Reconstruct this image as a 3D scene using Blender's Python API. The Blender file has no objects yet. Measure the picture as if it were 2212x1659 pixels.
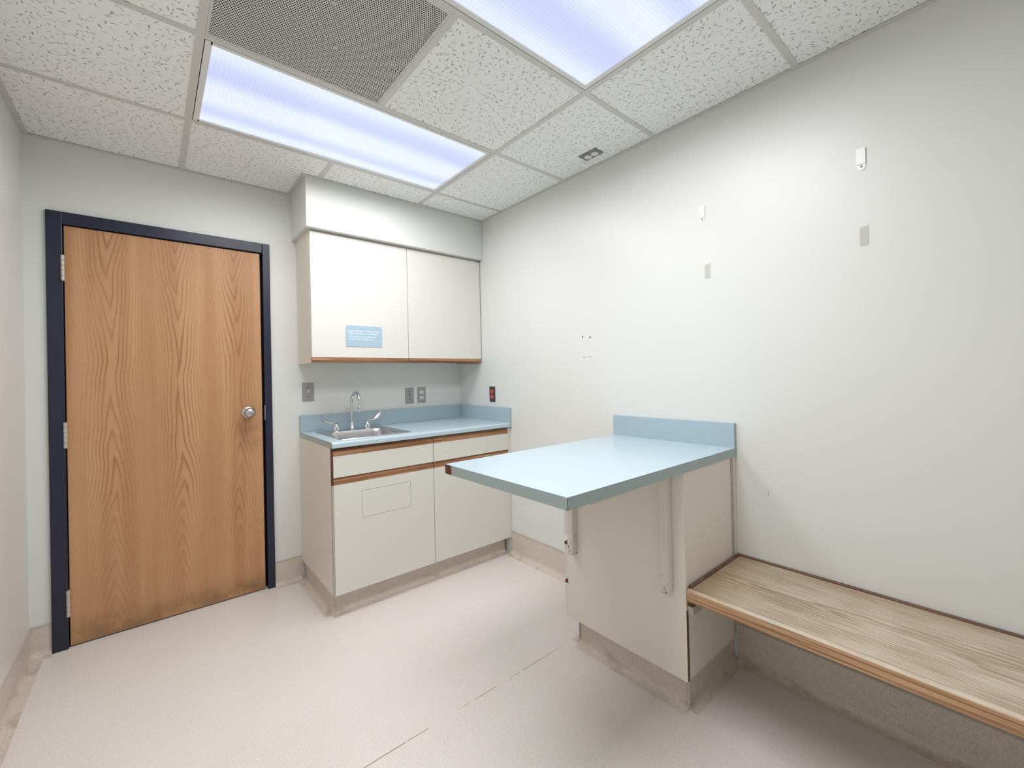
import bpy, bmesh, math, random
from mathutils import Vector, Matrix
random.seed(4)
sc = bpy.context.scene
col = sc.collection

# ------------------------------------------------------------------ camera
cd = bpy.data.cameras.new('camera'); cam = bpy.data.objects.new('camera', cd); col.objects.link(cam); sc.camera = cam
YAW, PITCH, ROLL = -0.7144, 0.0043, -0.0215
fwd = Vector((-math.sin(YAW)*math.cos(PITCH), math.cos(YAW)*math.cos(PITCH), math.sin(PITCH)))
rt = Vector((math.cos(YAW), math.sin(YAW), 0)); up = rt.cross(fwd)
r2 = rt*math.cos(ROLL) + up*math.sin(ROLL); u2 = -rt*math.sin(ROLL) + up*math.cos(ROLL)
M = Matrix((r2, u2, -fwd)).transposed().to_4x4(); M.translation = Vector((-1.8814, -2.9527, 1.2387))
cam.matrix_world = M
cd.sensor_width = 36; cd.lens = 926.54/2212*36; cd.clip_start = 0.02
cd.shift_x = (1106-1131.33)/2212; cd.shift_y = (806.42-829.5)/2212

# ------------------------------------------------------------------ world, exposure
w = bpy.data.worlds.new('world'); sc.world = w; w.use_nodes = True
w.node_tree.nodes['Background'].inputs[0].default_value = (.05, .05, .05, 1)
vs = sc.view_settings; vs.view_transform = 'Standard'; vs.look = 'None'; vs.exposure = 0.0; vs.gamma = 1; vs.use_curve_mapping = False
sc.cycles.diffuse_bounces = 5; sc.cycles.glossy_bounces = 3; sc.cycles.max_bounces = 7
LAMP_W = (15.0, 21.2)      # panel by the cabinets, panel over the room
LAMP_COL = (1.0, 0.995, 0.985)

# ------------------------------------------------------------------ room measures (metres): right wall x=0, back wall y=0, floor z=0
H, XL, YR = 2.389, -2.3153, -3.6
T = 0.6096
xB = -0.5257; xM = xB-T; xA = xB-2*T
Y = [-0.5891-k*T for k in range(6)]
SX, SY, SZ = -1.2133, -0.3419, 2.1057

# ------------------------------------------------------------------ helpers
def S(r, g, b):
    f = lambda c: (c/255/12.92) if c/255 <= .04045 else ((c/255+.055)/1.055)**2.4
    return (f(r), f(g), f(b), 1)

class MB:
    def __init__(s): s.v = []; s.f = []; s.sm = False
    def add(s, vs, fs):
        n = len(s.v); s.v += [tuple(v) for v in vs]; s.f += [tuple(i+n for i in f) for f in fs]; return s
    def box(s, x0, x1, y0, y1, z0, z1, bev=0, seg=1):
        x0, x1 = sorted((x0, x1)); y0, y1 = sorted((y0, y1)); z0, z1 = sorted((z0, z1))
        if bev:
            bm = bmesh.new(); bmesh.ops.create_cube(bm, size=1)
            for v in bm.verts:
                v.co = Vector(((x0+x1)/2+v.co.x*(x1-x0), (y0+y1)/2+v.co.y*(y1-y0), (z0+z1)/2+v.co.z*(z1-z0)))
            bmesh.ops.bevel(bm, geom=bm.edges[:], offset=bev, segments=seg, affect='EDGES', profile=.5)
            bm.verts.index_update()
            s.add([v.co for v in bm.verts], [[v.index for v in f.verts] for f in bm.faces]); bm.free(); return s
        return s.add([(x, y, z) for z in (z0, z1) for y in (y0, y1) for x in (x0, x1)],
                     [(0, 2, 3, 1), (4, 5, 7, 6), (0, 1, 5, 4), (2, 6, 7, 3), (0, 4, 6, 2), (1, 3, 7, 5)])
    def prism(s, prof, ax, a0, a1):
        n = len(prof)
        def P(p, a): return {'x': (a, p[0], p[1]), 'y': (p[0], a, p[1]), 'z': (p[0], p[1], a)}[ax]
        return s.add([P(p, a0) for p in prof]+[P(p, a1) for p in prof],
                     [tuple(range(n)), tuple(range(2*n-1, n-1, -1))]+[(i, i+n, (i+1) % n+n, (i+1) % n) for i in range(n)])
    def rings(s, rr, cap0=True, cap1=True):
        n = len(rr[0]); vs = [p for r in rr for p in r]; fs = []
        for k in range(len(rr)-1):
            for i in range(n):
                a = k*n+i; b = k*n+(i+1) % n; fs.append((a, b, b+n, a+n))
        if cap0: fs.append(tuple(range(n-1, -1, -1)))
        if cap1: fs.append(tuple((len(rr)-1)*n+i for i in range(n)))
        s.sm = True
        return s.add(vs, fs)
    def lathe(s, prof, c, axis='z', n=24, cap=True):
        rr = []
        for r, h in prof:
            ring = []
            for i in range(n):
                a = 2*math.pi*i/n; x, y = r*math.cos(a), r*math.sin(a)
                d = {'z': (x, y, h), 'y': (x, h, y), 'x': (h, x, y)}[axis]
                ring.append((c[0]+d[0], c[1]+d[1], c[2]+d[2]))
            rr.append(ring)
        return s.rings(rr, cap, cap)
    def tube(s, pts, rad, n=14, sq=None):
        pts = [Vector(p) for p in pts]; rr = []
        ref = Vector((1, 0, 0)) if sq is None else Vector(sq)
        for k, p in enumerate(pts):
            t = (pts[min(k+1, len(pts)-1)]-pts[max(k-1, 0)]).normalized()
            a = (ref-t*ref.dot(t)).normalized(); b = t.cross(a)
            r = rad[k] if isinstance(rad, (list, tuple)) else rad
            ra, rb = r if isinstance(r, (list, tuple)) else (r, r)
            rr.append([p+a*ra*math.cos(2*math.pi*i/n)+b*rb*math.sin(2*math.pi*i/n) for i in range(n)])
        return s.rings(rr)
    def mesh(s, name, off=(0, 0, 0), smooth=None):
        bm = bmesh.new(); vv = [bm.verts.new((v[0]-off[0], v[1]-off[1], v[2]-off[2])) for v in s.v]
        for f in s.f:
            try: bm.faces.new([vv[i] for i in f])
            except ValueError: pass
        bmesh.ops.recalc_face_normals(bm, faces=bm.faces)
        if s.sm if smooth is None else smooth:
            for f in bm.faces: f.smooth = True
            for e in bm.edges:
                if len(e.link_faces) == 2: e.smooth = e.calc_face_angle(0) < math.radians(38)
        me = bpy.data.meshes.new(name); bm.to_mesh(me); bm.free(); return me
    def build(s, name, mat, parent=None, smooth=None, origin=None):
        off = tuple(parent['_o']) if parent is not None else (origin or (0, 0, 0))
        me = s.mesh(name, off, smooth); me.materials.append(mat)
        o = bpy.data.objects.new(name, me); col.objects.link(o); o['_o'] = off
        if parent is not None: o.parent = parent
        else: o.location = off
        return o

def tag(o, label=None, cat=None, group=None, kind=None):
    if label: o['label'] = label
    if cat: o['category'] = cat
    if group: o['group'] = group
    if kind: o['kind'] = kind
    return o
def thing(name, loc, label, cat, group=None, kind=None):
    o = bpy.data.objects.new(name, None); col.objects.link(o); o.location = loc; o['_o'] = tuple(loc)
    o.empty_display_size = .1
    return tag(o, label, cat, group, kind)
def B(*a, **k): return MB().box(*a, **k)

# ------------------------------------------------------------------ materials
class G:
    def __init__(s, name):
        s.mat = bpy.data.materials.new(name); s.mat.use_nodes = True; s.nt = s.mat.node_tree
        s.b = s.nt.nodes['Principled BSDF']; s.out = s.nt.nodes['Material Output']
    def n(s, t, props=None, **ins):
        nd = s.nt.nodes.new(t)
        for k, v in (props or {}).items(): setattr(nd, k, v)
        for k, v in ins.items(): s.set(nd.inputs[k.replace('_', ' ')], v)
        return nd
    def set(s, sock, v):
        if isinstance(v, bpy.types.NodeSocket): s.nt.links.new(v, sock)
        else: sock.default_value = v
    def m(s, op, a, b=0.0, c=0.0, clamp=False):
        nd = s.nt.nodes.new('ShaderNodeMath'); nd.operation = op; nd.use_clamp = clamp
        for i, v in enumerate((a, b, c)): s.set(nd.inputs[i], v)
        return nd.outputs[0]
    def pos(s):
        if not hasattr(s, '_p'):
            s._p = s.n('ShaderNodeNewGeometry').outputs['Position']; x = s.n('ShaderNodeSeparateXYZ'); s.set(x.inputs[0], s._p); s._x = x.outputs
        return s._p
    def xyz(s): s.pos(); return s._x[0], s._x[1], s._x[2]
    def comb(s, x, y, z=0.0):
        nd = s.n('ShaderNodeCombineXYZ'); s.set(nd.inputs[0], x); s.set(nd.inputs[1], y); s.set(nd.inputs[2], z); return nd.outputs[0]
    def scale(s, x, y, z):
        a, b, c = s.xyz(); return s.comb(s.m('MULTIPLY', a, x), s.m('MULTIPLY', b, y), s.m('MULTIPLY', c, z))
    def noise(s, vec, sc=1.0, det=2.0, rough=.5, out=0):
        nd = s.n('ShaderNodeTexNoise'); s.set(nd.inputs['Vector'], vec); nd.inputs['Scale'].default_value = sc
        nd.inputs['Detail'].default_value = det; nd.inputs['Roughness'].default_value = rough; return nd.outputs[out]
    def ss(s, v, a, b, lo=0.0, hi=1.0):
        nd = s.n('ShaderNodeMapRange', {'interpolation_type': 'SMOOTHSTEP'})
        for i, q in enumerate((v, a, b, lo, hi)): s.set(nd.inputs[i], q)
        return nd.outputs[0]
    def mix(s, f, a, b, blend='MIX'):
        nd = s.n('ShaderNodeMix', {'data_type': 'RGBA', 'blend_type': blend}); s.set(nd.inputs[0], f); s.set(nd.inputs[6], a); s.set(nd.inputs[7], b); return nd.outputs[2]
    def color(s, v): s.set(s.b.inputs['Base Color'], v)
    def bump(s, h, strength=.1, dist=.002):
        nd = s.n('ShaderNodeBump'); nd.inputs['Strength'].default_value = strength; nd.inputs['Distance'].default_value = dist
        s.set(nd.inputs['Height'], h); s.set(s.b.inputs['Normal'], nd.outputs[0])
    def p(s, rough=.5, metal=0.0, spec=.5, **k):
        s.set(s.b.inputs['Roughness'], rough); s.b.inputs['Metallic'].default_value = metal; s.b.inputs['Specular IOR Level'].default_value = spec
        for a, v in k.items(): s.set(s.b.inputs[a.replace('_', ' ')], v)
        return s

def plain(name, rgb, rough=.5, metal=0.0, var=.04, sc=40, bump=0, spec=.5):
    g = G(name); c = S(*rgb); f = g.noise(g.pos(), sc, 3)
    g.color(g.mix(f, tuple(x*(1-var) for x in c[:3])+(1,), tuple(min(1, x*(1+var)) for x in c[:3])+(1,)))
    g.p(rough, metal, spec)
    if bump: g.bump(g.noise(g.pos(), 350, 2), bump, .0006)
    return g.mat

def m_wall():
    g = G('wall_paint'); f = g.noise(g.pos(), 1.3, 3)
    g.color(g.mix(f, S(219, 220, 217), S(225, 226, 223))); g.p(.34, spec=.32)
    h = g.m('ADD', g.noise(g.pos(), 130, 3), g.m('MULTIPLY', g.noise(g.pos(), 3, 2), 10.0))
    g.bump(h, .10, .0012); return g.mat
def m_floor():
    g = G('speckled_sheet_vinyl')
    a = g.noise(g.pos(), 420, 2); b = g.noise(g.pos(), 190, 3); c = g.noise(g.pos(), 2.2, 3)
    col1 = g.mix(g.ss(a, .38, .62), S(211, 205, 200), S(229, 224, 220))
    col2 = g.mix(g.ss(b, .56, .70), col1, S(236, 232, 229))
    col3 = g.mix(g.m('MULTIPLY', g.ss(b, .44, .32), .45), col2, S(202, 190, 180))
    g.color(g.mix(g.ss(c, .35, .7, 0, .25), col3, S(228, 222, 218)))
    # faint scratches and smudges
    g.p(g.ss(c, .3, .7, .36, .5), spec=.45)
    g.bump(a, .08, .0008); return g.mat
def m_cove():
    g = G('cove_base_vinyl'); a = g.noise(g.pos(), 220, 2); z = g.xyz()[2]
    d = g.noise(g.scale(9, 9, 22), 1.0, 4, .65)
    col1 = g.mix(g.ss(a, .38, .62), S(202, 189, 177), S(216, 206, 196))
    low = g.ss(z, .045, .012)
    dirt = g.m('MULTIPLY', g.ss(d, .48, .72), g.m('ADD', .08, g.m('MULTIPLY', low, .36)))
    g.color(g.mix(dirt, col1, S(128, 108, 92))); g.p(.45, spec=.4); g.bump(d, .15, .002); return g.mat

def m_tile():
    g = G('fissured_ceiling_tile'); x, y, z = g.xyz(); tot = None
    for sc_, off, L, W in ((33, 0, .36, .060), (41, 7.3, .30, .062)):
        vec = g.comb(g.m('MULTIPLY_ADD', x, sc_, off), g.m('MULTIPLY_ADD', y, sc_, off*1.7))
        v = g.n('ShaderNodeTexVoronoi', {'voronoi_dimensions': '2D'}); g.set(v.inputs['Vector'], vec); v.inputs['Scale'].default_value = 1
        d = g.n('ShaderNodeVectorMath', {'operation': 'SUBTRACT'}); g.set(d.inputs[0], vec); g.set(d.inputs[1], v.outputs['Position'])
        dd = g.n('ShaderNodeSeparateXYZ'); g.set(dd.inputs[0], d.outputs[0])
        c = g.n('ShaderNodeSeparateColor'); g.set(c.inputs[0], v.outputs['Color'])
        an = g.m('MULTIPLY', c.outputs[0], 6.283); co, si = g.m('COSINE', an), g.m('SINE', an)
        u = g.m('ADD', g.m('MULTIPLY', dd.outputs[0], co), g.m('MULTIPLY', dd.outputs[1], si))
        q = g.m('SUBTRACT', g.m('MULTIPLY', dd.outputs[1], co), g.m('MULTIPLY', dd.outputs[0], si))
        bend = g.m('MULTIPLY', g.m('SINE', g.m('MULTIPLY_ADD', u, 8.0, g.m('MULTIPLY', c.outputs[1], 6.0))), .055)
        q = g.m('ABSOLUTE', g.m('ADD', q, bend))
        au = g.m('ABSOLUTE', u)
        wid = g.m('MULTIPLY', g.ss(au, L, L*.25), g.m('MULTIPLY', g.m('MULTIPLY_ADD', c.outputs[2], .8, .35), W))
        mask = g.ss(g.m('SUBTRACT', wid, q), -.008, .014)
        mask = g.m('MULTIPLY', mask, g.m('GREATER_THAN', c.outputs[1], .22))
        tot = mask if tot is None else g.m('MAXIMUM', tot, mask)
    fine = g.noise(g.pos(), 420, 2)
    base = g.mix(g.ss(fine, .34, .56), S(233, 234, 232), S(245, 246, 245))
    g.color(g.mix(g.m('MULTIPLY', tot, .8), base, S(122, 121, 116))); g.p(.9, spec=.1)
    g.bump(g.m('SUBTRACT', g.m('MULTIPLY', fine, .3), tot), .5, .002); return g.mat

def m_perf():
    g = G('perforated_grille_metal'); x, y, z = g.xyz(); s = 1/.0078
    px, py = g.m('MULTIPLY', x, s), g.m('MULTIPLY', y, s/1.732)
    def dist(o):
        a = g.m('SUBTRACT', g.m('FRACT', g.m('ADD', px, o+1000.)), .5); b = g.m('MULTIPLY', g.m('SUBTRACT', g.m('FRACT', g.m('ADD', py, o+1000.)), .5), 1.732)
        return g.m('SQRT', g.m('ADD', g.m('MULTIPLY', a, a), g.m('MULTIPLY', b, b)))
    d = g.m('MINIMUM', dist(0.), dist(.5))
    hole = g.ss(d, .345, .30)
    g.color(g.mix(g.noise(g.pos(), 60, 2), S(206, 205, 200), S(214, 213, 208))); g.p(.5, spec=.3)
    t = g.n('ShaderNodeBsdfTransparent'); mx = g.n('ShaderNodeMixShader')
    g.set(mx.inputs[0], hole); g.set(mx.inputs[1], g.b.outputs[0]); g.set(mx.inputs[2], t.outputs[0]); g.set(g.out.inputs['Surface'], mx.outputs[0])
    return g.mat

def m_lens(name, yb, flip):
    g = G(name); x, y, z = g.xyz()
    v = g.m('DIVIDE', g.m('SUBTRACT', y, yb), -T)      # 0 at the back edge, 1 at the front edge
    if flip: v = g.m('SUBTRACT', 1.0, v)
    wob = g.m('MULTIPLY', g.m('SUBTRACT', g.noise(g.scale(1.6, 4, 0), 1.0, 2), .5), .10)
    r = g.n('ShaderNodeValToRGB'); g.set(r.inputs[0], g.m('ADD', v, wob)); e = r.color_ramp
    for p_, k in ((0, .45), (.10, .12), (.22, .18), (.40, 1.0), (.50, .95), (.68, 0.0), (.74, .1), (.90, .85), (1, 1.0)):
        q = e.elements.new(p_) if p_ not in (0, 1) else e.elements[0 if p_ == 0 else 1]
        q.color = (k, k, k, 1)
    e.interpolation = 'EASE'
    s = 1/.0045
    pr = g.m('MULTIPLY', g.m('SINE', g.m('MULTIPLY', g.m('ADD', x, y), 4.44*s/6.283*1.4)), g.m('SINE', g.m('MULTIPLY', g.m('SUBTRACT', x, y), 4.44*s/6.283*1.4)))
    c = g.mix(r.outputs[0], S(205, 216, 253), S(238, 246, 255))
    c = g.mix(g.m('MULTIPLY_ADD', pr, .5, .5), c, g.mix(1.0, c, (.90, .91, .93, 1), 'MULTIPLY'))
    g.color((.05, .05, .05, 1)); g.p(.3, spec=.2)
    g.set(g.b.inputs['Emission Color'], c); g.b.inputs['Emission Strength'].default_value = .98; return g.mat

def m_door():
    g = G('oak_veneer_door'); x, y, z = g.xyz()
    wob = g.m('MULTIPLY', g.m('SUBTRACT', g.noise(g.comb(0.0, 0.0, g.m('MULTIPLY', z, 1.9)), 1.0, 2), .5), .10)
    xs = g.m('ADD', x, wob)
    per = .262
    t = g.m('DIVIDE', g.m('ADD', xs, 2.033), per)
    fl = g.m('FLOOR', g.m('ADD', t, .5)); loc = g.m('SUBTRACT', t, fl)     # one figure per veneer leaf, -0.5 .. 0.5
    nz = g.noise(g.comb(g.m('MULTIPLY', loc, 3.0), g.m('MULTIPLY', fl, 3.7), g.m('MULTIPLY', z, 1.6)), 1.0, 1, .5)
    fine = g.noise(g.comb(g.m('MULTIPLY', x, 60.0), 0.0, g.m('MULTIPLY', z, 5.0)), 1.0, 3, .6)
    zc = g.m('ABSOLUTE', g.m('SUBTRACT', z, g.m('MULTIPLY_ADD', fl, -.05, 1.30)))
    au = g.m('POWER', g.m('ABSOLUTE', loc), 1.35)
    gz = g.m('SUBTRACT', g.m('MULTIPLY', au, 22.0), g.m('MULTIPLY', g.m('POWER', zc, 1.5), 7.0))
    gz = g.m('ADD', gz, g.m('MULTIPLY', nz, 2.2)); gz = g.m('ADD', gz, g.m('MULTIPLY', fine, .22))
    ph = g.m('FRACT', g.m('ADD', gz, 100.))
    ring = g.m('MULTIPLY', g.ss(ph, .50, .88), g.ss(ph, 1.0, .92))
    pore = g.noise(g.comb(g.m('MULTIPLY', x, 420.0), 0.0, g.m('MULTIPLY', z, 14.0)), 1.0, 2, .6)
    band = g.noise(g.comb(g.m('MULTIPLY', x, 13.0), 0.0, g.m('MULTIPLY', z, .5)), 1.0, 2)
    cen = g.ss(g.m('ABSOLUTE', loc), .46, .06)
    c = g.mix(g.ss(band, .3, .7), S(184, 137, 97), S(202, 157, 116))
    c = g.mix(g.m('MULTIPLY', cen, .22), c, S(168, 120, 82))
    c = g.mix(g.m('MULTIPLY', g.m('MULTIPLY', g.m('MULTIPLY', ring, g.m('MULTIPLY_ADD', cen, .8, .3)), g.ss(z, .15, .95, .35, 1.0)), g.ss(g.noise(g.scale(5, 1, 2.5), 1.0, 2), .25, .7, .25, .8)), c, S(152, 104, 68))
    c = g.mix(g.ss(pore, .5, .75, 0, .38), c, S(160, 112, 76))
    # scuffed and grimy along the bottom rail, handled patch around the knob
    gr = g.noise(g.scale(7, 1, 11), 1.0, 5, .6)
    dirt = g.m('MULTIPLY', g.ss(z, .17, .02), g.ss(gr, .30, .70, .10, .62))
    dx = g.m('MULTIPLY', g.m('ADD', x, 1.44), 9.0); dz = g.m('MULTIPLY', g.m('SUBTRACT', z, .98), 5.0)
    hand = g.m('MULTIPLY', g.ss(g.m('ADD', g.m('MULTIPLY', dx, dx), g.m('MULTIPLY', dz, dz)), 1.0, .1), g.ss(gr, .35, .7, 0, .35))
    c = g.mix(dirt, c, S(98, 82, 66)); c = g.mix(hand, c, S(112, 84, 66))
    g.color(c); g.p(.38, spec=.35); g.bump(g.m('ADD', pore, ring), .06, .001); return g.mat

def m_wood(name, axis, base, dark, sc=1.0, rough=.45, wear=None):
    g = G(name); x, y, z = g.xyz()
    k = {'x': (1.6, 50, 50), 'y': (50, 1.6, 50), 'z': (50, 50, 1.6)}[axis]
    a = g.noise(g.scale(*[q*sc for q in k]), 1.0, 4, .6)
    b = g.noise(g.scale(*[q*sc*(5 if q > 10 else 4) for q in k]), 1.0, 2, .6)
    c = g.mix(g.ss(a, .36, .66), S(*base), S(*dark)); c = g.mix(g.ss(b, .52, .72, 0, .5), c, S(*dark))
    g.color(c); g.p(rough, spec=.3); g.bump(b, .1, .0008); return g.mat

def m_bench():
    g = G('weathered_oak_seat'); x, y, z = g.xyz()
    nz = g.noise(g.comb(g.m('MULTIPLY', x, 5.0), g.m('MULTIPLY', y, 1.1)), 1.0, 3, .55)
    fine = g.noise(g.comb(g.m('MULTIPLY', x, 70.0), g.m('MULTIPLY', y, 4.0)), 1.0, 3, .6)
    loc = g.m('ADD', x, .235); yc = g.m('ADD', y, 2.05)
    gz = g.m('ADD', g.m('MULTIPLY', g.m('POWER', g.m('ABSOLUTE', loc), 1.25), 120.0), g.m('MULTIPLY', yc, 3.0))
    gz = g.m('ADD', gz, g.m('ADD', g.m('MULTIPLY', nz, 9.0), g.m('MULTIPLY', fine, 1.2)))
    ph = g.m('FRACT', g.m('ADD', gz, 100.)); ring = g.m('MULTIPLY', g.ss(ph, .25, .85), g.ss(ph, 1.0, .9))
    pore = g.noise(g.comb(g.m('MULTIPLY', x, 230.0), g.m('MULTIPLY', y, 6.0)), 1.0, 2, .6)
    worn = g.noise(g.scale(7, 2.2, 1), 1.0, 3, .6)
    c = g.mix(g.ss(worn, .32, .68), S(188, 169, 146), S(207, 194, 175))
    c = g.mix(g.m('MULTIPLY', ring, g.ss(worn, .75, .3, .2, .7)), c, S(132, 108, 84))
    c = g.mix(g.ss(pore, .46, .70, 0, .55), c, S(136, 114, 92))
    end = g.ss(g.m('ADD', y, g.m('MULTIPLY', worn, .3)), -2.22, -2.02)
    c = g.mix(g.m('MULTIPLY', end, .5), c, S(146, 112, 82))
    g.color(c); g.p(.5, spec=.3); g.bump(pore, .15, .0008); return g.mat

def m_lam(name, rgb, rough, var=.02, spec=.5):
    g = G(name); c = S(*rgb); f = g.noise(g.pos(), 700, 1)
    g.color(g.mix(f, tuple(q*(1-var) for q in c[:3])+(1,), tuple(q*(1+var) for q in c[:3])+(1,))); g.p(rough, spec=spec)
    g.bump(g.noise(g.pos(), 500, 2), .03, .0005); return g.mat

def m_chip():
    g = G('chipped_white_enamel'); n = g.noise(g.scale(160, 160, 38), 1.0, 3, .6); z = g.xyz()[2]
    chip = g.m('MULTIPLY', g.ss(n, .62, .66), g.ss(z, .58, .43, .08, 1.0))
    g.color(g.mix(chip, S(221, 214, 205), S(70, 52, 42))); g.p(.35); return g.mat

WALL, FLOOR, COVE, TILE, PERF = m_wall(), m_floor(), m_cove(), m_tile(), m_perf()
TEE = plain('grid_white_enamel', (206, 206, 202), .4, var=.02)
LFRAME = plain('fixture_white_enamel', (226, 226, 224), .35, var=.02)
DUCT = plain('galvanized_duct', (98, 96, 92), .6, .2, var=.15, sc=6)
DARK = plain('dark_gap', (38, 34, 30), .8)
DOOR = m_door()
NAVY = plain('navy_door_frame_enamel', (29, 34, 56), .32, var=.10, sc=300)
CREAM = m_lam('cream_laminate', (224, 222, 216), .5, spec=.25)
SIDE = m_lam('cream_laminate_shade_tint', (230, 223, 213), .45)  # cream laminate with the warm tone of shaded sides put into the colour
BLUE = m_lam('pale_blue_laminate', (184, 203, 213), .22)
BLUE_D = m_lam('blue_laminate_shaded', (166, 187, 198), .3)  # darker copy of the blue; shade on the splashes is in the colour
EDGE = m_lam('grey_green_edge_laminate', (161, 176, 176), .35)
OAKX = m_wood('oak_pull_moulding', 'x', (184, 142, 108), (134, 92, 64))
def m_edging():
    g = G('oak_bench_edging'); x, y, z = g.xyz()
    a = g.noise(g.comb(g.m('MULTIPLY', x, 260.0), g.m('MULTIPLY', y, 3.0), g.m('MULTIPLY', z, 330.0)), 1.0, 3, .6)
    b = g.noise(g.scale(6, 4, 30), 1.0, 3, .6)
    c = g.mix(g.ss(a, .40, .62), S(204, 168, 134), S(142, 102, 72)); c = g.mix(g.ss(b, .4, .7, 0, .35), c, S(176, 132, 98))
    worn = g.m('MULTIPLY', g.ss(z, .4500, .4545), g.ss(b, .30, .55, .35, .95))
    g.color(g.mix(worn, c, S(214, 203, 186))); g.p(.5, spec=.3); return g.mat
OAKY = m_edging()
WALNUT = m_wood('dark_brown_trim', 'y', (126, 96, 80), (94, 68, 56))
CORE = m_wood('raw_particle_edge', 'z', (122, 92, 44), (86, 60, 26))
CORER = m_wood('reddish_wood_core', 'x', (118, 72, 58), (82, 46, 36))
BENCH = m_bench()
STEEL = plain('brushed_stainless', (196, 194, 196), .27, 1.0, var=.06, sc=90)
CHROME = plain('polished_chrome', (214, 216, 220), .10, 1.0, var=.02)
SATIN = plain('satin_nickel', (196, 194, 192), .26, 1.0, var=.03)
HINGE = plain('dull_painted_steel', (196, 190, 182), .4, .35, var=.06)
PLATE = plain('brushed_wall_plate', (158, 157, 157), .38, .35, var=.06, sc=160)
PLATED = plain('dark_wall_plate', (84, 82, 80), .4, .5, var=.05)
CPLATE = plain('grey_ceiling_plate', (124, 124, 128), .4)
IVORY = plain('ivory_plastic', (224, 221, 212), .35)
GREYP = plain('grey_plastic', (150, 149, 148), .4)
RED = plain('red_plastic', (224, 84, 72), .35)
SLOT = plain('black_slot', (26, 24, 24), .7)
SIGNB = plain('pale_blue_sign_plastic', (170, 195, 214), .35, var=.03)
SIGNW = plain('white_engraved_lettering', (238, 244, 250), .5, var=.01)
WHITEP = plain('white_adhesive_plastic', (240, 240, 238), .3)
PATCH = plain('bare_grey_patch', (192, 192, 186), .6, var=.05)
CAULK = plain('aged_white_caulk', (186, 179, 170), .6, var=.05)
CHIP = m_chip()

SEAMD = plain('dark_seam_line', (142, 126, 114), .8, var=.3, sc=60)  # darker tone for the strips drawn along the sheet joint
# ------------------------------------------------------------------ shell
zt = H+.16
fl = tag(B(XL-.1, .1, YR-.1, .1, -.08, -.004).build('floor', DARK), 'pale beige speckled sheet vinyl floor with a seam across', 'floor', kind='structure')
SEAM = -1.567
B(XL, 0, YR, SEAM, -.004, 0).build('vinyl_sheet', FLOOR, fl)
B(XL, 0, SEAM, .06, -.004, 0).build('vinyl_sheet', FLOOR, fl)
for xa, xb, hw in ((-.51, -.60, .0008), (-.605, -.72, .0012), (-.74, -.79, .0008), (-.86, -.965, .0011), (-.985, -1.02, .0008), (-1.16, -1.24, .0012), (-1.245, -1.46, .0015), (-1.62, -1.9, .0011)):
    B(xa, xb, SEAM-hw, SEAM+hw, -.001, .0002).build('open_seam', SEAMD, fl)
FX0, FX1, FZ = -2.2455, -1.3365, 2.0565       # outside of the door frame
IX0, IX1, IZ = -2.1915, -1.3745, 1.9985       # inside of the door frame
mb = MB().box(XL-.1, FX0+.02, 0, .1, 0, zt).box(FX1-.02, .1, 0, .1, 0, zt).box(FX0+.02, FX1-.02, 0, .1, FZ-.02, zt).box(FX0, FX1, .1, .12, 0, FZ)
tag(mb.build('wall_back', WALL), 'off-white painted wall with the wooden door and sink cabinets', 'wall', kind='structure')
tag(B(XL-.1, XL, YR, 0, 0, zt).build('wall_left', WALL), 'off-white painted wall beside the door hinges', 'wall', kind='structure')
wr = tag(B(0, .1, YR, 0, 0, zt).build('wall_right', WALL), 'long off-white painted wall behind the blue table and bench', 'wall', kind='structure')
tag(B(XL-.1, .1, YR-.1, YR, 0, zt).build('wall_rear', WALL), 'off-white painted wall closing the room opposite the door', 'wall', kind='structure')
sf = tag(B(SX, 0, SY, 0, SZ, zt, .002).build('wall_soffit', WALL), 'white boxed soffit between wall cabinet and ceiling', 'soffit', kind='structure')

# wall marks
def patch(yc, z0, z1, wdt, name, mat, lab):
    hw = wdt/2; pr = [(yc+hw, z0+.006), (yc+hw*.8, z0), (yc-hw*.7, z0), (yc-hw, z0+.007), (yc-hw*1.02, z1+.004), (yc-hw*.6, z1-.001), (yc+hw*.95, z1-.003)]
    o = MB().prism(pr, 'x', -.0004, .001).build(name, mat, wr); o['label'] = lab
patch(-2.051, 1.652, 1.718, .026, 'paint_patch', PATCH, 'bare grey patch where an adhesive strip came off')
patch(-2.6095, 1.663, 1.732, .026, 'paint_patch', PATCH, 'bare grey patch where an adhesive strip came off')
MB().lathe([(.0042, 0), (.0042, -.0008)], (0, -1.307, 1.452), 'x', 12).build('screw_hole', SLOT, wr)
MB().lathe([(.0055, 0), (.0055, -.003), (.003, -.0045)], (0, -1.365, 1.447), 'x', 12).build('wall_anchor', GREYP, wr)
for yc in (-1.318, -1.362): B(-.0007, .001, yc-.013, yc+.013, 1.334, 1.3365).build('paint_crack', GREYP, wr)
MB().prism([(-2.279, .757), (-2.2815, .742), (-2.2835, .727), (-2.2815, .727), (-2.2795, .742)], 'x', -.0005, .001).build('scuff_mark', GREYP, wr)

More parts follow.
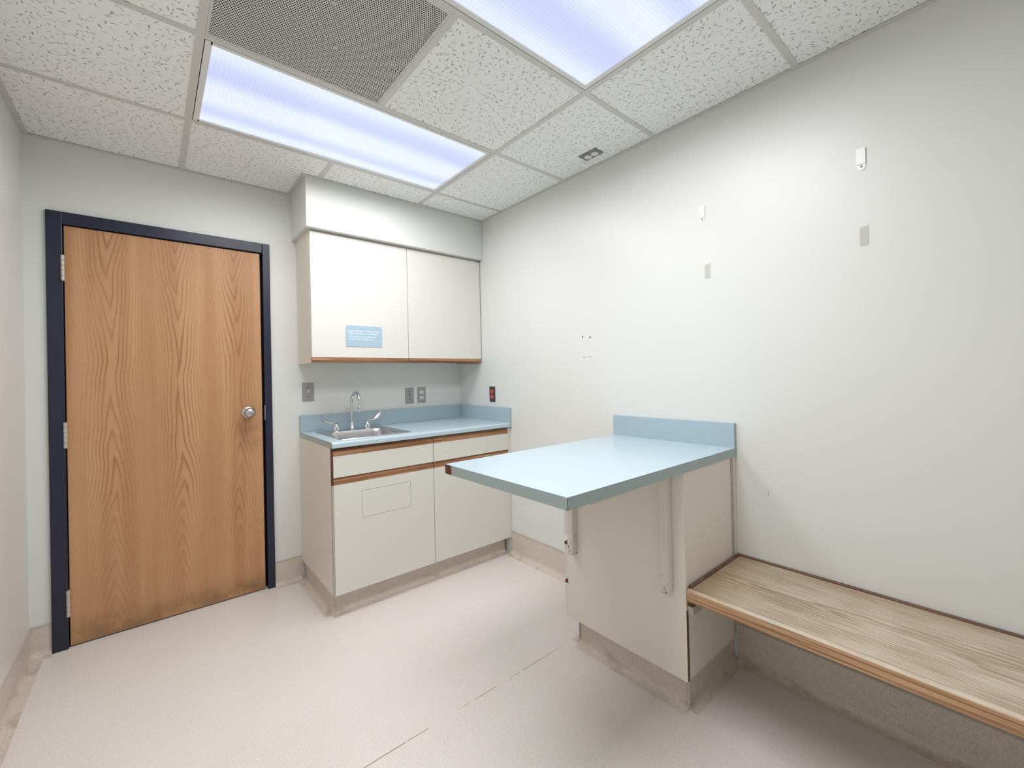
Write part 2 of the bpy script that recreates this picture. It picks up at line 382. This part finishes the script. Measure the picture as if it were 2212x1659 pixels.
# cove bases
def cove_prof(h):
    p = [(0, h), (.0035, h), (.0035, .032)]
    for i in range(1, 7):
        a = math.pi/2*i/6; p.append((.0335-.030*math.cos(a), .032-.030*math.sin(a)))
    return p+[(.046, .0004), (.046, 0), (0, 0)]
def baseboard(name, h, wall, a0, a1, label):
    p = cove_prof(h); mb = MB(); mb.sm = True; cp = MB()
    if wall == 'back':
        mb.prism([(-q[0], q[1]) for q in p], 'x', a0, a1); cp.prism([(0, h), (-.0055, h), (-.0055, h+.004), (0, h+.009)], 'x', a0, a1)
    elif wall == 'right':
        mb.prism([(-q[0], q[1]) for q in p], 'y', a0, a1); cp.prism([(0, h), (-.0055, h), (-.0055, h+.004), (0, h+.009)], 'y', a0, a1)
    else:
        mb.prism([(XL+q[0], q[1]) for q in p], 'y', a0, a1); cp.prism([(XL, h), (XL+.0055, h), (XL+.0055, h+.004), (XL, h+.009)], 'y', a0, a1)
    o = tag(mb.build(name, COVE), label, 'baseboard', kind='structure'); cp.build('cap_strip', CAULK, o); return o
baseboard('baseboard_left', .128, 'left', YR, 0, 'beige coved vinyl base along the wall by the door hinges')
baseboard('baseboard_back', .135, 'back', XL, FX0, 'short beige coved vinyl base left of the dark door frame')
baseboard('baseboard_back', .140, 'back', FX1, -1.19, 'short beige coved vinyl base between door frame and sink cabinet')
baseboard('baseboard_right', .155, 'right', -1.53, -.62, 'beige coved vinyl base between sink cabinet and blue table')
baseboard('baseboard_right', .155, 'right', YR, -2.15, 'beige coved vinyl base under the wooden bench')

# ------------------------------------------------------------------ ceiling
ce = tag(B(XL-.1, .1, YR-.1, .1, zt, zt+.06).build('ceiling', DUCT), 'suspended ceiling of white fissured tiles in a metal grid', 'ceiling', kind='structure')
def tile(x0, x1, y0, y1):
    B(x0+.003, x1-.003, y0+.003, y1-.003, H+.0015, H+.017).build('ceiling_tile', TILE, ce)
cols = [(XL, xA), (xA, xM), (xM, xB), (xB, 0)]
rows = [(0, Y[0]), (Y[0], Y[1]), (Y[1], Y[2]), (Y[2], Y[3]), (Y[3], Y[4]), (Y[4], YR)]
for r, (ya, yb) in enumerate(rows):
    for c, (xa, xb) in enumerate(cols):
        if r in (1, 3) and c in (1, 2): continue
        if (r, c) == (2, 1): continue
        if r == 0 and c == 1:
            mbt = MB().box(xa+.003, SX, yb+.003, -.003, H+.0015, H+.017).box(SX, xb-.003, yb+.003, SY, H+.0015, H+.017)
            mbt.build('ceiling_tile', TILE, ce); continue
        tile(xa, xb, yb, SY if (r == 0 and c > 1) else ya)
def tee(name, axis, c, a0, a1, dz=0.0):
    hw = .012; z0 = H-.0012+dz
    pr = [(c-hw, z0), (c+hw, z0), (c+hw, H+.0012), (c+.002, H+.0012), (c+.002, H+.04), (c-.002, H+.04), (c-.002, H+.0012), (c-hw, H+.0012)]
    MB().prism(pr, axis, a0, a1).build(name, TEE, ce)
tee('main_tee', 'y', xA, YR, 0); tee('main_tee', 'y', xB, YR, SY)
for k in range(5):
    for xa, xb in ((XL, xA-.012), (xA+.012, xB-.012), (xB+.012, 0)): tee('cross_tee', 'x', Y[k], xa, xb, .0004)
for ya, yb in ((SY, Y[0]), (Y[1], Y[2]), (Y[3], Y[4]), (Y[4], YR)): tee('cross_tee', 'y', xM-.006 if yb == Y[0] else xM, yb+.012, ya-.012, .0004)
def ang(x0, x1, y0, y1): B(x0, x1, y0, y1, H-.0018, H-.0008).build('wall_angle', TEE, ce)
ang(XL, XL+.021, YR, 0); ang(XL+.021, SX, -.021, 0); ang(SX-.021, SX, SY-.021, -.021); ang(SX, 0, SY-.021, SY); ang(-.021, 0, YR, SY-.021); ang(XL+.021, -.021, YR, YR+.021)

# return grille
g = thing('return_air_grille', ((xA+xM)/2, (Y[1]+Y[2])/2, H), 'grey perforated return air grille set in the ceiling grid', 'air grille')
B(xA+.013, xM-.013, Y[2]+.013, Y[1]-.013, H+.0008, H+.0016).build('perforated_face', PERF, g)
mb = MB()
for a in ((xA+.0125, xA+.020, Y[2]+.0125, Y[1]-.0125), (xM-.020, xM-.0125, Y[2]+.0125, Y[1]-.0125), (xA+.020, xM-.020, Y[2]+.0125, Y[2]+.020), (xA+.020, xM-.020, Y[1]-.020, Y[1]-.0125)): mb.box(*a, H-.0004, H+.0007)
mb.build('grille_frame', TEE, g)
mb = MB(); x0, x1, y0, y1 = xA+.014, xM-.014, Y[2]+.014, Y[1]-.014
mb.box(x0, x0+.003, y0, y1, H+.018, H+.13).box(x1-.003, x1, y0, y1, H+.018, H+.13).box(x0, x1, y0, y0+.003, H+.018, H+.13).box(x0, x1, y1-.003, y1, H+.018, H+.13).box(x0, x1, y0, y1, H+.13, H+.134)
mb.build('duct_box', DUCT, g)
for px, py in ((xA+.30, -1.60), (xA+.12, -1.52), (xA+.36, -1.42)):
    MB().lathe([(.009, 0), (.009, -.0015), (.004, -.003)], (px, py, H+.0008), 'z', 12).build('fixing_disc', PATCH, g)

# light fixtures
def fixture(yb, label, flip, watt):
    yf = yb-T; t = thing('ceiling_light', ((xA+xB)/2, (yb+yf)/2, H), label, 'ceiling light', 'recessed fluorescent ceiling lights')
    x0, x1, y0, y1 = xA+.0125, xB-.0125, yf+.0125, yb-.0125; b = .016; mb = MB(); x0 += .0022; x1 -= .0022; y0 += .0022; y1 -= .0022
    mb.box(x0, x0+b+.004, y0, y1, H-.001, H+.012).box(x1-b, x1, y0, y1, H-.001, H+.012).box(x0+b, x1-b, y0, y0+b, H-.001, H+.012).box(x0+b, x1-b, y1-b, y1, H-.001, H+.012)
    mb.build('light_frame', LFRAME, t)
    B(x0+b+.002, x1-b+.002, y0+b-.002, y1-b+.002, H+.004, H+.007).build('light_diffuser', m_lens('prismatic_lens_lit', yb, flip), t)
    B(x0, x1, y0, y1, H+.05, H+.12, .01).build('light_housing', LFRAME, t)
    mb = MB(); e_ = .0021
    mb.box(x0-e_, x0-.0001, y0-e_, y1+e_, H+.0004, H+.05).box(x1+.0001, x1+e_, y0-e_, y1+e_, H+.0004, H+.05).box(x0, x1, y0-e_, y0-.0001, H+.0004, H+.05).box(x0, x1, y1+.0001, y1+e_, H+.0004, H+.05)
    mb.build('gap_shade_strip', DARK, t)  # dark strips set in the gap stand for its shadow
    l = bpy.data.lights.new('fluorescent_lamp', 'AREA'); l.shape = 'RECTANGLE'; l.size = x1-x0-2*b; l.size_y = y1-y0-2*b; l.energy = watt; l.color = LAMP_COL; l.spread = math.radians(173)
    lo = bpy.data.objects.new('fluorescent_lamp', l); col.objects.link(lo); lo.parent = t; lo.location = (0, 0, -.0015)
fixture(Y[0], 'long lit fluorescent ceiling panel nearest the soffit and wall cabinet', False, LAMP_W[0])
fixture(Y[2], 'lit fluorescent ceiling panel between return grille row and bare tiles', True, LAMP_W[1])

# ceiling outlet plate
t = thing('ceiling_outlet_plate', (-.125, -1.503, H), 'small grey plate with two white round inserts on ceiling tile', 'outlet plate')
B(-.160, -.090, -1.560, -1.446, H-.003, H+.0015, .0012).build('plate', CPLATE, t)
for yy in (-1.481, -1.525): MB().lathe([(.021, 0), (.021, -.003), (.018, -.0045)], (-.121, yy, H-.003), 'z', 8).build('socket_insert', IVORY, t)

# ------------------------------------------------------------------ door
d = thing('door_1', (-1.79, 0, 0), 'oak veneer door in a dark navy metal frame', 'door', kind='structure')
B(IX0+.003, IX1-.012, .000, .044, .006, IZ-.003, .0015).build('door_leaf', DOOR, d)
fy = -.015
def jamb(x0, x1, inner):
    mb = MB().box(x0, x1, fy, .05, 0, FZ, .003, 2)
    mb.build('door_jamb', NAVY, d)
jamb(FX0, IX0, 1); jamb(IX1, FX1, -1)
B(IX0, IX1, fy, .05, IZ, FZ, .003, 2).build('door_head', NAVY, d)
B(IX1-.012, IX1, .046, .10, 0, IZ).build('stop_and_backing', NAVY, d)
B(IX0, IX1, .0445, .0995, 0, IZ).build('stop_and_backing', DARK, d)  # not a stop: dark sheet added behind the leaf to blacken its gaps
for z0, z1 in ((1.729, 1.851), (.941, 1.063), (.152, .275)):
    mb = MB(); n = 5; s = (z1-z0)/n
    for i in range(n):
        a = z0+i*s+.0008; b = z0+(i+1)*s-.0008; mb.lathe([(.0055, a), (.0068, a+.001), (.0068, b-.001), (.0055, b)], (IX0+.0005, fy-.004, 0), 'z', 12)
    mb.lathe([(.005, z0), (.005, z1)], (IX0+.0005, fy-.004, 0), 'z', 10)
    mb.box(IX0-.001, IX0+.002, fy-.004, .002, z0, z1)
    mb.build('hinge', HINGE, d)
kn = MB().lathe([(.010, -.01), (.010, -.026), (.016, -.034), (.0255, -.042), (.0285, -.052), (.0270, -.061), (.021, -.068), (.012, -.0715), (.004, -.072)], (-1.458, 0, 1.056), 'y', 28).build('door_knob', SATIN, d)
MB().lathe([(.034, 0), (.034, -.003), (.030, -.007), (.018, -.011), (.010, -.012)], (-1.458, 0, 1.056), 'y', 28).build('knob_rose', SATIN, kn)
MB().lathe([(.0045, -.072), (.0045, -.0735)], (-1.458, 0, 1.056), 'y', 12).build('key_cylinder', GREYP, kn)
B(IX1-.0015, IX1+.001, fy+.001, -.001, 1.008, 1.093).build('strike_plate', HINGE, d)
MB().lathe([(.005, 0), (.005, -.0012), (.003, -.0022)], (-1.792, 0, 1.547), 'y', 12).build('screw_cap', DOOR, d)

# ------------------------------------------------------------------ cabinets
def pull_top(x0, x1, yf, z0, z1, parent, mat=OAKX, axis='x', depth=.019, rise=.0165, sgn=-1):
    # oak finger pull on the top edge of a drawer or door: upright face below, sloped grip above
    pr = [(yf, z0), (yf, z1-.0015), (yf-sgn*.002, z1), (yf-sgn*depth, z1+rise), (yf-sgn*depth, z0)]
    return MB().prism(pr, axis, x0, x1).build('finger_pull', mat, parent)

BX, BY, BZ0 = -1.1868, -.6261, .1152
t = thing('sink_base_cabinet', (-.6, -.3, 0), 'cream sink base cabinet with oak finger pulls under blue counter', 'cabinet')
B(BX, BX+.018, BY+.0205, -.002, BZ0, .8795, .0008).build('side_panel', SIDE, t)
B(BX+.019, -.02, BY+.022, -.004, BZ0, .760, 0).build('carcass', SIDE, t)
B(BX+.019, -.02, BY+.022, BY+.040, .760, .8795).build('front_rail', CORER, t)
B(-.018, -.0015, BY+.004, BY+.02, BZ0, .8795).build('filler_strip', SIDE, t)
B(BX, BX+.0062, BY+.0005, BY+.0203, .6885, .8795).build('edge_band', CORER, t)
B(BX, BX+.0062, BY+.0005, BY+.0203, BZ0, .688).build('edge_band', CAULK, t)
XS = -.6005
for xa, xb in ((BX+.0075, XS-.002), (XS+.002, -.0205)):
    dr = B(xa, xb, BY, BY+.019, .726, .838, .0007).build('drawer_front', CREAM, t); pull_top(xa, xb, BY, .838, .857, dr)
    if xa < -1:
        ox0, ox1, oz0, oz1 = -1.0345, -.7525, .4905, .6365; gp = .0016
        mb = MB().box(xa, ox0, BY, BY+.019, BZ0+.002, .688).box(ox1, xb, BY, BY+.019, BZ0+.002, .688).box(ox0, ox1, BY, BY+.019, BZ0+.002, oz0).box(ox0, ox1, BY, BY+.019, oz1, .688)
        dr = mb.build('cabinet_door', CREAM, t)
        f = B(ox0+gp, ox1-gp, BY+.0002, BY+.017, oz0+gp, oz1-gp).build('access_flap', CREAM, dr); f['label'] = 'small rectangular flap cut into the door'
        B(ox0, ox1, BY+.0172, BY+.0188, oz0, oz1).build('flap_backing', DARK, dr)
    else: dr = B(xa, xb, BY, BY+.019, BZ0+.002, .688, .0007).build('cabinet_door', CREAM, t)
    pull_top(xa, xb, BY, .688, .709, dr)
def plinth(x0, x1, y0, y1, h, parent, sides):
    mb = MB().box(x0, x1, y0, y1, 0, h); mb.build('toe_kick', COVE, parent)
    p = cove_prof(h)
    if 'f' in sides:
        m2 = MB(); m2.sm = True; m2.prism([(y0-q[0], q[1]) for q in p], 'x', x0-(.012 if 'l' in sides else 0), x1).build('cove_strip', COVE, parent)
    if 'l' in sides:
        m2 = MB(); m2.sm = True; m2.prism([(x0-q[0], q[1]) for q in p], 'y', y0-.012, y1).build('cove_strip', COVE, parent)
plinth(-1.172, -.02, -.560, -.05, BZ0-.001, t, 'fl')

# counter
c = thing('sink_countertop', (-.6, -.3, .88), 'pale blue laminate countertop with backsplash and rounded front edge', 'countertop')
CX, CY, CZ, CT = -1.1868, -.6388, .9119, .8807
R = .013; nose = [(-.54, CT), (CY+.003, CT), (CY, CT+.003)]
for i in range(7):
    a = math.pi/2*i/6; nose.append((CY+R-R*math.cos(a), CZ-R+R*math.sin(a)))
nose += [(-.54, CZ)]
mb = MB(); mb.sm = True; mb.prism(nose, 'x', CX+.001, -.001)
mb.box(CX+.001, -1.10, -.54, -.001, CT, CZ).box(-.73, -.001, -.54, -.001, CT, CZ).box(-1.10, -.73, -.115, -.001, CT, CZ)
mb.build('counter_slab', BLUE, c)
MB().prism([(q[0], q[1]) for q in nose[:-1]]+[(-.001, CZ), (-.001, CT)] if False else [(-.001, CT)]+nose[1:-1]+[(-.001, CZ)], 'x', CX, CX+.0009).build('end_band', EDGE, c)
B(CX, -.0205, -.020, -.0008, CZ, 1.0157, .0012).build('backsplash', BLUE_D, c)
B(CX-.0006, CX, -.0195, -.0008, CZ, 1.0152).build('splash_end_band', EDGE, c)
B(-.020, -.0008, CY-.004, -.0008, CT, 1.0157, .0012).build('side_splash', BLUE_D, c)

# sink
def rrect(x0, x1, y0, y1, r, z, n=6):
    out = []
    for cx_, cy_, a0 in ((x1-r, y1-r, 0), (x0+r, y1-r, 90), (x0+r, y0+r, 180), (x1-r, y0+r, 270)):
        for i in range(n+1):
            a = math.radians(a0+90*i/n); out.append((cx_+r*math.cos(a), cy_+r*math.sin(a), z))
    return out
s = thing('drop_in_sink', (-.914, -.325, CZ), 'stainless steel drop-in sink in the blue countertop', 'sink')
sx0, sx1, sy0, sy1 = -1.124, -.704, -.568, -.085
bx0, bx1, by0, by1 = -1.086, -.744, -.528, -.195
rim = [rrect(sx0, sx1, sy0, sy1, .03, CZ+.0004), rrect(sx0+.002, sx1-.002, sy0+.002, sy1-.002, .028, CZ+.003),
       rrect(sx0+.012, sx1-.012, sy0+.012, sy1-.012, .022, CZ+.0035), rrect(bx0-.006, bx1+.006, by0-.006, by1+.006, .052, CZ+.002)]
MB().rings(rim, False, False).build('sink_rim', STEEL, s)
bas = [rrect(bx0-.006, bx1+.006, by0-.006, by1+.006, .052, CZ+.002), rrect(bx0-.001, bx1+.001, by0-.001, by1+.001, .05, CZ-.003), rrect(bx0+.003, bx1-.003, by0+.003, by1-.003, .05, CZ-.02),
       rrect(bx0+.012, bx1-.012, by0+.012, by1-.012, .05, CZ-.13), rrect(bx0+.03, bx1-.03, by0+.03, by1-.03, .045, CZ-.145), rrect(-.96, -.87, -.41, -.32, .04, CZ-.149)]
MB().rings(bas, False, True).build('sink_basin', STEEL, s)
MB().lathe([(.038, 0), (.038, .002), (.030, .003), (.028, .0005)], (-.915, -.365, CZ-.149), 'z', 20).build('drain', CHROME, s)

# faucet
fz = CZ+.0032; fx_, fy_ = -.905, -.118
f = thing('gooseneck_faucet', (fx_, fy_, fz), 'chrome gooseneck faucet with two wrist-blade handles on the sink', 'faucet')
pts = [(fx_, fy_, fz+.012+.0285*i) for i in range(7)]; top = pts[-1][2]
for i in range(1, 15):
    a = math.pi*i/14; pts.append((fx_+.012*math.sin(a/2), fy_-.052+.052*math.cos(a), top+.052*math.sin(a)))
e = pts[-1]
for i in range(1, 4): pts.append((e[0], e[1], e[2]-.012*i))
MB().tube(pts, .0098, 16).build('spout', CHROME, f)
e = pts[-1]
MB().lathe([(.0095, .008), (.0105, 0), (.0155, -.010), (.0155, -.013), (.010, -.014), (.010, -.022), (.0085, -.024)], e, 'z', 18).build('aerator', CHROME, f)
MB().lathe([(.020, 0), (.020, .004), (.0135, .012), (.0125, .035), (.0098, .040)], (fx_, fy_, fz), 'z', 20).build('spout_base', CHROME, f)
for hx, sg, sw in ((-1.004, -1, -.012), (-.806, 1, .004)):
    v = MB().lathe([(.024, 0), (.024, .006), (.021, .012), (.0205, .022), (.014, .034), (.0105, .040), (.0115, .046), (.0115, .054), (.006, .058)], (hx, fy_, fz), 'z', 20).build('valve', CHROME, f)
    P = [(0, .050), (.022, .047), (.045, .052), (.062, .060), (.076, .073), (.086, .090), (.092, .104)]
    Rr = [(.0055, .0055), (.0045, .006), (.004, .009), (.0035, .0125), (.0035, .015), (.003, .015), (.003, .011)]
    mb = MB(); mb.tube([(hx+sg*a, fy_+sw*i/3, fz+b) for i, (a, b) in enumerate(P)], [(q[1], q[0]) for q in Rr], 12, sq=(-.35*sg, .45, .8)); mb.build('wrist_blade', CHROME, v)

# wall cabinet
UX, UY, UZ0, UZ1 = -1.1878, -.3069, 1.336, 2.094
u = thing('wall_cabinet', (-.6, -.15, UZ0), 'cream two-door wall cabinet with oak bottom pulls under the soffit', 'cabinet')
B(UX, UX+.018, UY+.0195, -.001, UZ0, SZ, .0008).build('side_panel', SIDE, u)
B(UX+.019, -.004, UY+.021, -.001, UZ0+.03, SZ).build('carcass', SIDE, u)
B(-.0052, -.0012, UY+.004, UY+.03, UZ0+.01, SZ).build('filler_strip', GREYP, u)
B(-.205, -.02, -.285, -.27, UZ0-.004, UZ0+.03).build('light_valance', OAKX, u)
US = -.592
for xa, xb in ((UX+.0006, US-.0015), (US+.0015, -.0070)):
    dr = B(xa, xb, UY, UY+.019, 1.368, UZ1, .0007).build('cabinet_door', CREAM, u)
    pr = [(UY, 1.368), (UY, 1.3505), (UY+.002, 1.349), (UY+.019, 1.336), (UY+.019, 1.368)]
    MB().prism(pr, 'x', xa, xb).build('finger_pull', OAKX, dr)

# sign on the wall cabinet
sx0, sx1, sz0, sz1 = -.9965, -.7735, 1.4355, 1.5630
sg = thing('payment_notice_sign', ((sx0+sx1)/2, UY, sz0), 'small pale blue plastic sign with white lettering on cabinet door', 'sign')
def rr2(x0, x1, z0, z1, r, n=5):
    return [(p[0], p[1]) for p in rrect(x0, x1, z0, z1, r, 0, n)]
MB().prism(rr2(sx0, sx1, sz0, sz1, .010), 'y', UY-.0032, UY-.0002).build('sign_plate', SIGNB, sg)
for i, (ln, wd, zz, xx) in enumerate((('Please feel free to Discuss Fees', .189, 1.5258, .0145), ('before services are rendered.', .184, 1.5105, .0145), ('We ask that our clients pay', .170, 1.4915, .0175), ('at the time of their visit.', .153, 1.4765, .0190))):
    cu = bpy.data.curves.new('lettering', 'FONT'); cu.body = ln; cu.size = .0140; cu.offset = .00018
    o = bpy.data.objects.new('lettering_curve', cu); col.objects.link(o); bpy.context.view_layer.update()
    me = bpy.data.meshes.new_from_object(o.evaluated_get(bpy.context.evaluated_depsgraph_get())); bpy.data.objects.remove(o)
    wx = max(v.co.x for v in me.vertices)
    for v in me.vertices:
        a, b = v.co.x, v.co.y; v.co = Vector((sx0+xx+a*wd/wx-(sx0+sx1)/2, -.0034, zz+b-sz0))
    me.materials.clear(); me.materials.append(SIGNW)
    lo = bpy.data.objects.new('lettering', me); col.objects.link(lo); lo.parent = sg

# ------------------------------------------------------------------ island table, its cabinet, bench
IXT, IYF, IYN, IZT, IZB = -1.0478, -1.5267, -2.1584, .9095, .8736
KX, KYN, KYF, KZ = -.4377, -2.154, -1.5513, .1175
t = thing('treatment_table', (-.5, -1.84, IZB), 'pale blue laminate table top projecting from wall on white brackets', 'table')
B(IXT+.0012, -.001, IYN+.0012, IYF-.0445, IZB, IZT-.0012).build('table_core', EDGE, t)
B(IXT, -.001, IYN, IYF, IZT-.0012, IZT, .0004).build('table_surface', BLUE, t)
B(IXT, IXT+.0012, IYN+.0004, IYF-.0445, IZB, IZT-.0012).build('edge_band', EDGE, t)
B(IXT, -.001, IYN, IYN+.0012, IZB, IZT-.0012).build('edge_band', EDGE, t)
B(IXT, -.001, IYF-.044, IYF, IZB, IZT-.0012).build('exposed_edge', CORER, t)['label'] = 'reddish brown bare wood edge'
B(IXT-.0003, IXT+.0008, IYN-.0003, IYN+.0008, IZB, IZT).build('laminate_seam', DARK, t)
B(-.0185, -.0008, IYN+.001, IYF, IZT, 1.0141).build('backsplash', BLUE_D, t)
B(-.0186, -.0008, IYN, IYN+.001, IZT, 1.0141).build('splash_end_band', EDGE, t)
for ya, yb in ((-1.633, -1.600), (-2.105, -2.072)):
    mb = MB().box(KX-.0325, KX-.0005, ya, yb, .428, IZB-.0005, .0025, 2).box(IXT+.16, KX-.0325, ya, yb, IZB-.032, IZB-.0005, .0025, 2)
    br = mb.build('support_bracket', CHIP, t); br['label'] = 'white painted L-shaped support bracket'
    B(KX-.030, KX-.003, ya+.003, yb-.003, .4265, .4279).build('bracket_end', SLOT, br)
    MB().lathe([(.006, 0), (.006, -.002), (.003, -.0035)], (KX-.0325, (ya+yb)/2, .444), 'x', 12).build('bracket_screw', HINGE, br)

k = thing('table_cabinet', (-.22, -1.85, 0), 'cream drawer cabinet carrying the blue table against the wall', 'cabinet')
B(KX, KX+.0008, KYN, KYF-.0195, KZ, IZB-.001).build('side_skin', SIDE, k)
B(KX+.0010, KX+.018, KYN+.001, KYF-.0195, KZ, .374).build('side_panel', CORE, k)
B(KX+.0010, KX+.018, KYN+.001, KYF-.0195, .3745, IZB-.001).build('side_panel', SIDE, k)
B(KX+.0195, -.047, KYN+.003, KYF-.0205, KZ, IZB-.001).build('carcass', SIDE, k)
B(-.045, -.026, KYN+.0015, KYN+.02, KZ+.02, IZB-.001).build('filler_strip', CAULK, k)
B(-.024, -.0015, KYN+.0005, KYN+.02, KZ+.02, IZB-.001).build('filler_strip', SIDE, k)
yf = KYF
for z0, z1 in ((.492, .866), (.302, .448), (KZ+.002, .270)):
    top = z1 < .8
    pr = [(yf-.019, z0-.000), (yf-.006, z0), (yf, z0+.009), (yf, z1), (yf-.019, z1)]
    dr = MB().prism(pr, 'x', KX+.001, -.05).build('drawer_front', CREAM, k)
    if top: MB().prism([(yf, z1), (yf, z1+.013), (yf-.019, z1+.022), (yf-.019, z1)], 'x', KX+.001, -.05).build('finger_pull', CORER, dr)
mbp = MB()
plinth(-.400, -.002, -2.128, -1.61, KZ-.001, k, 'fl')
m2 = MB(); m2.sm = True; m2.prism([(-1.61+q[0], q[1]) for q in cove_prof(KZ-.001)], 'x', -.412, -.05).build('cove_strip', COVE, k)

b = thing('wooden_bench', (-.22, -2.87, .415), 'weathered oak bench seat running along the wall from table cabinet', 'bench')
HZ, HB, HX = .4549, .415, -.440
B(HX+.022, -.013, YR+.002, KYN-.012, HB, HZ, .0006).build('seat_board', BENCH, b)
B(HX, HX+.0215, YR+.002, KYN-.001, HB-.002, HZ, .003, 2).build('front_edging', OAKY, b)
B(-.0128, -.001, YR+.002, KYN-.012, HB, HZ+.0065, .002).build('wall_trim', WALNUT, b)
B(HX+.0225, -.001, KYN-.0118, KYN-.0005, HB, HZ+.0065, .002).build('cabinet_trim', WALNUT, b)
B(-.428, -.03, KYN-.020, KYN-.0005, .362, .392, .001).build('support_cleat', CAULK, b)
B(-.428, -.03, KYN-.020, KYN-.0005, .3922, HB-.0005).build('support_cleat', CORE, b)
B(-.022, -.001, YR+.002, KYN-.022, .370, HB-.0005).build('wall_cleat', CAULK, b)

# ------------------------------------------------------------------ wall plates
def plate_back(name, x0, x1, z0, z1, label, cat, kind):
    t = thing(name, ((x0+x1)/2, 0, (z0+z1)/2), label, cat); xc, zc = (x0+x1)/2, (z0+z1)/2
    B(x0, x1, -.005, -.0002, z0, z1, .0022).build('plate', PLATE, t)
    if kind == 'outlet':
        duplex(t, lambda a, b, dpt: (xc+a, -.005-dpt, zc+b), 'y', IVORY)
        MB().lathe([(.003, 0), (.003, -.001)], (xc, -.005, zc), 'y', 10).build('screw', SLOT, t)
    else:
        for dz in (.030, -.030): MB().lathe([(.0035, 0), (.0035, -.0008), (.002, -.0015)], (xc, -.005, zc+dz), 'y', 10).build('screw', SLOT, t)
        B(xc-.006, xc+.006, -.0056, -.005, zc-.012, zc+.012).build('switch_slot', GREYP, t)
        mb = MB(); mb.prism([(-.0056, zc-.004), (-.0056, zc+.007), (-.019, zc+.016), (-.020, zc+.010)], 'x', xc-.0048, xc+.0048)
        mb.build('toggle', IVORY if kind == 'white' else GREYP, t)
def duplex(t, P, ax, mat):
    for dz in (.0195, -.0195):
        prof = [(.0168*math.cos(a)*1.0, max(-.0135, min(.0135, .0168*math.sin(a)))) for a in [2*math.pi*i/24 for i in range(24)]]
        mb = MB(); n = len(prof)
        mb.add([P(a, b+dz, 0) for a, b in prof]+[P(a, b+dz, .0018) for a, b in prof], [tuple(range(n)), tuple(range(2*n-1, n-1, -1))]+[(i, i+n, (i+1) % n+n, (i+1) % n) for i in range(n)])
        r = mb.build('receptacle', mat, t)
        sl = MB()
        for a, b, w_, h_ in ((-.0062, .003, .0011, .0042), (.0062, .003, .0011, .0034), (0, -.0075, .0022, .0020)):
            q = [P(a+i*w_, b+dz+j*h_, dd) for dd in (.0019, .0023) for i, j in ((-1, -1), (1, -1), (1, 1), (-1, 1))]
            sl.add(q, [(0, 1, 2, 3), (7, 6, 5, 4), (0, 4, 5, 1), (1, 5, 6, 2), (2, 6, 7, 3), (3, 7, 4, 0)])
        sl.build('slots', SLOT, r)
plate_back('light_switch', -1.168, -1.100, 1.103, 1.220, 'steel switch plate with white toggle between door and sink', 'light switch', 'white')
plate_back('toggle_switch', -.478, -.410, 1.047, 1.164, 'steel plate with small grey toggle beside the outlet', 'light switch', 'grey')
plate_back('power_outlet', -.381, -.313, 1.048, 1.164, 'ivory duplex outlet in steel plate above the blue backsplash', 'power outlet', 'outlet')
t = thing('emergency_outlet', (0, -.431, 1.105), 'dark plate with two red outlets on the wall by the counter', 'power outlet')
B(-.0055, -.0002, -.465, -.397, 1.049, 1.161, .0022).build('plate', PLATED, t)
duplex(t, lambda a, b, dpt: (-.0055-dpt, -.431+a, 1.105+b), 'x', RED)
MB().lathe([(.003, 0), (.003, -.001)], (-.0055, -.431, 1.105), 'x', 10).build('screw', SLOT, t)

# adhesive hooks
def hook(yc, z0, z1, wd, label):
    t = thing('adhesive_hook', (0, yc, z0), label, 'wall hook', 'white adhesive hook strips on the wall'); hw = wd/2
    B(-.0055, -.0002, yc-hw, yc+hw, z0+.020, z1, .0012).build('hook_plate', WHITEP, t)
    pr = [(yc+hw*math.cos(a), z0+.017+.017*math.sin(a)) for a in [math.pi+math.pi*i/10 for i in range(11)]]
    MB().prism(pr+[(yc+hw, z0+.0198), (yc-hw, z0+.0198)], 'x', -.0025, -.0002).build('strip_tab', WHITEP, t)
    MB().lathe([(.0035, 0), (.0035, -.002), (.002, -.003)], (-.0025, yc, z0+.013), 'x', 10).build('hook_nub', GREYP, t)
hook(-2.033, 1.908, 1.981, .024, 'white adhesive hook strip on wall above the table end')
hook(-2.606, 1.928, 2.005, .026, 'white adhesive hook strip on wall high above the bench')

for o in bpy.data.objects:
    if '_o' in o: del o['_o']
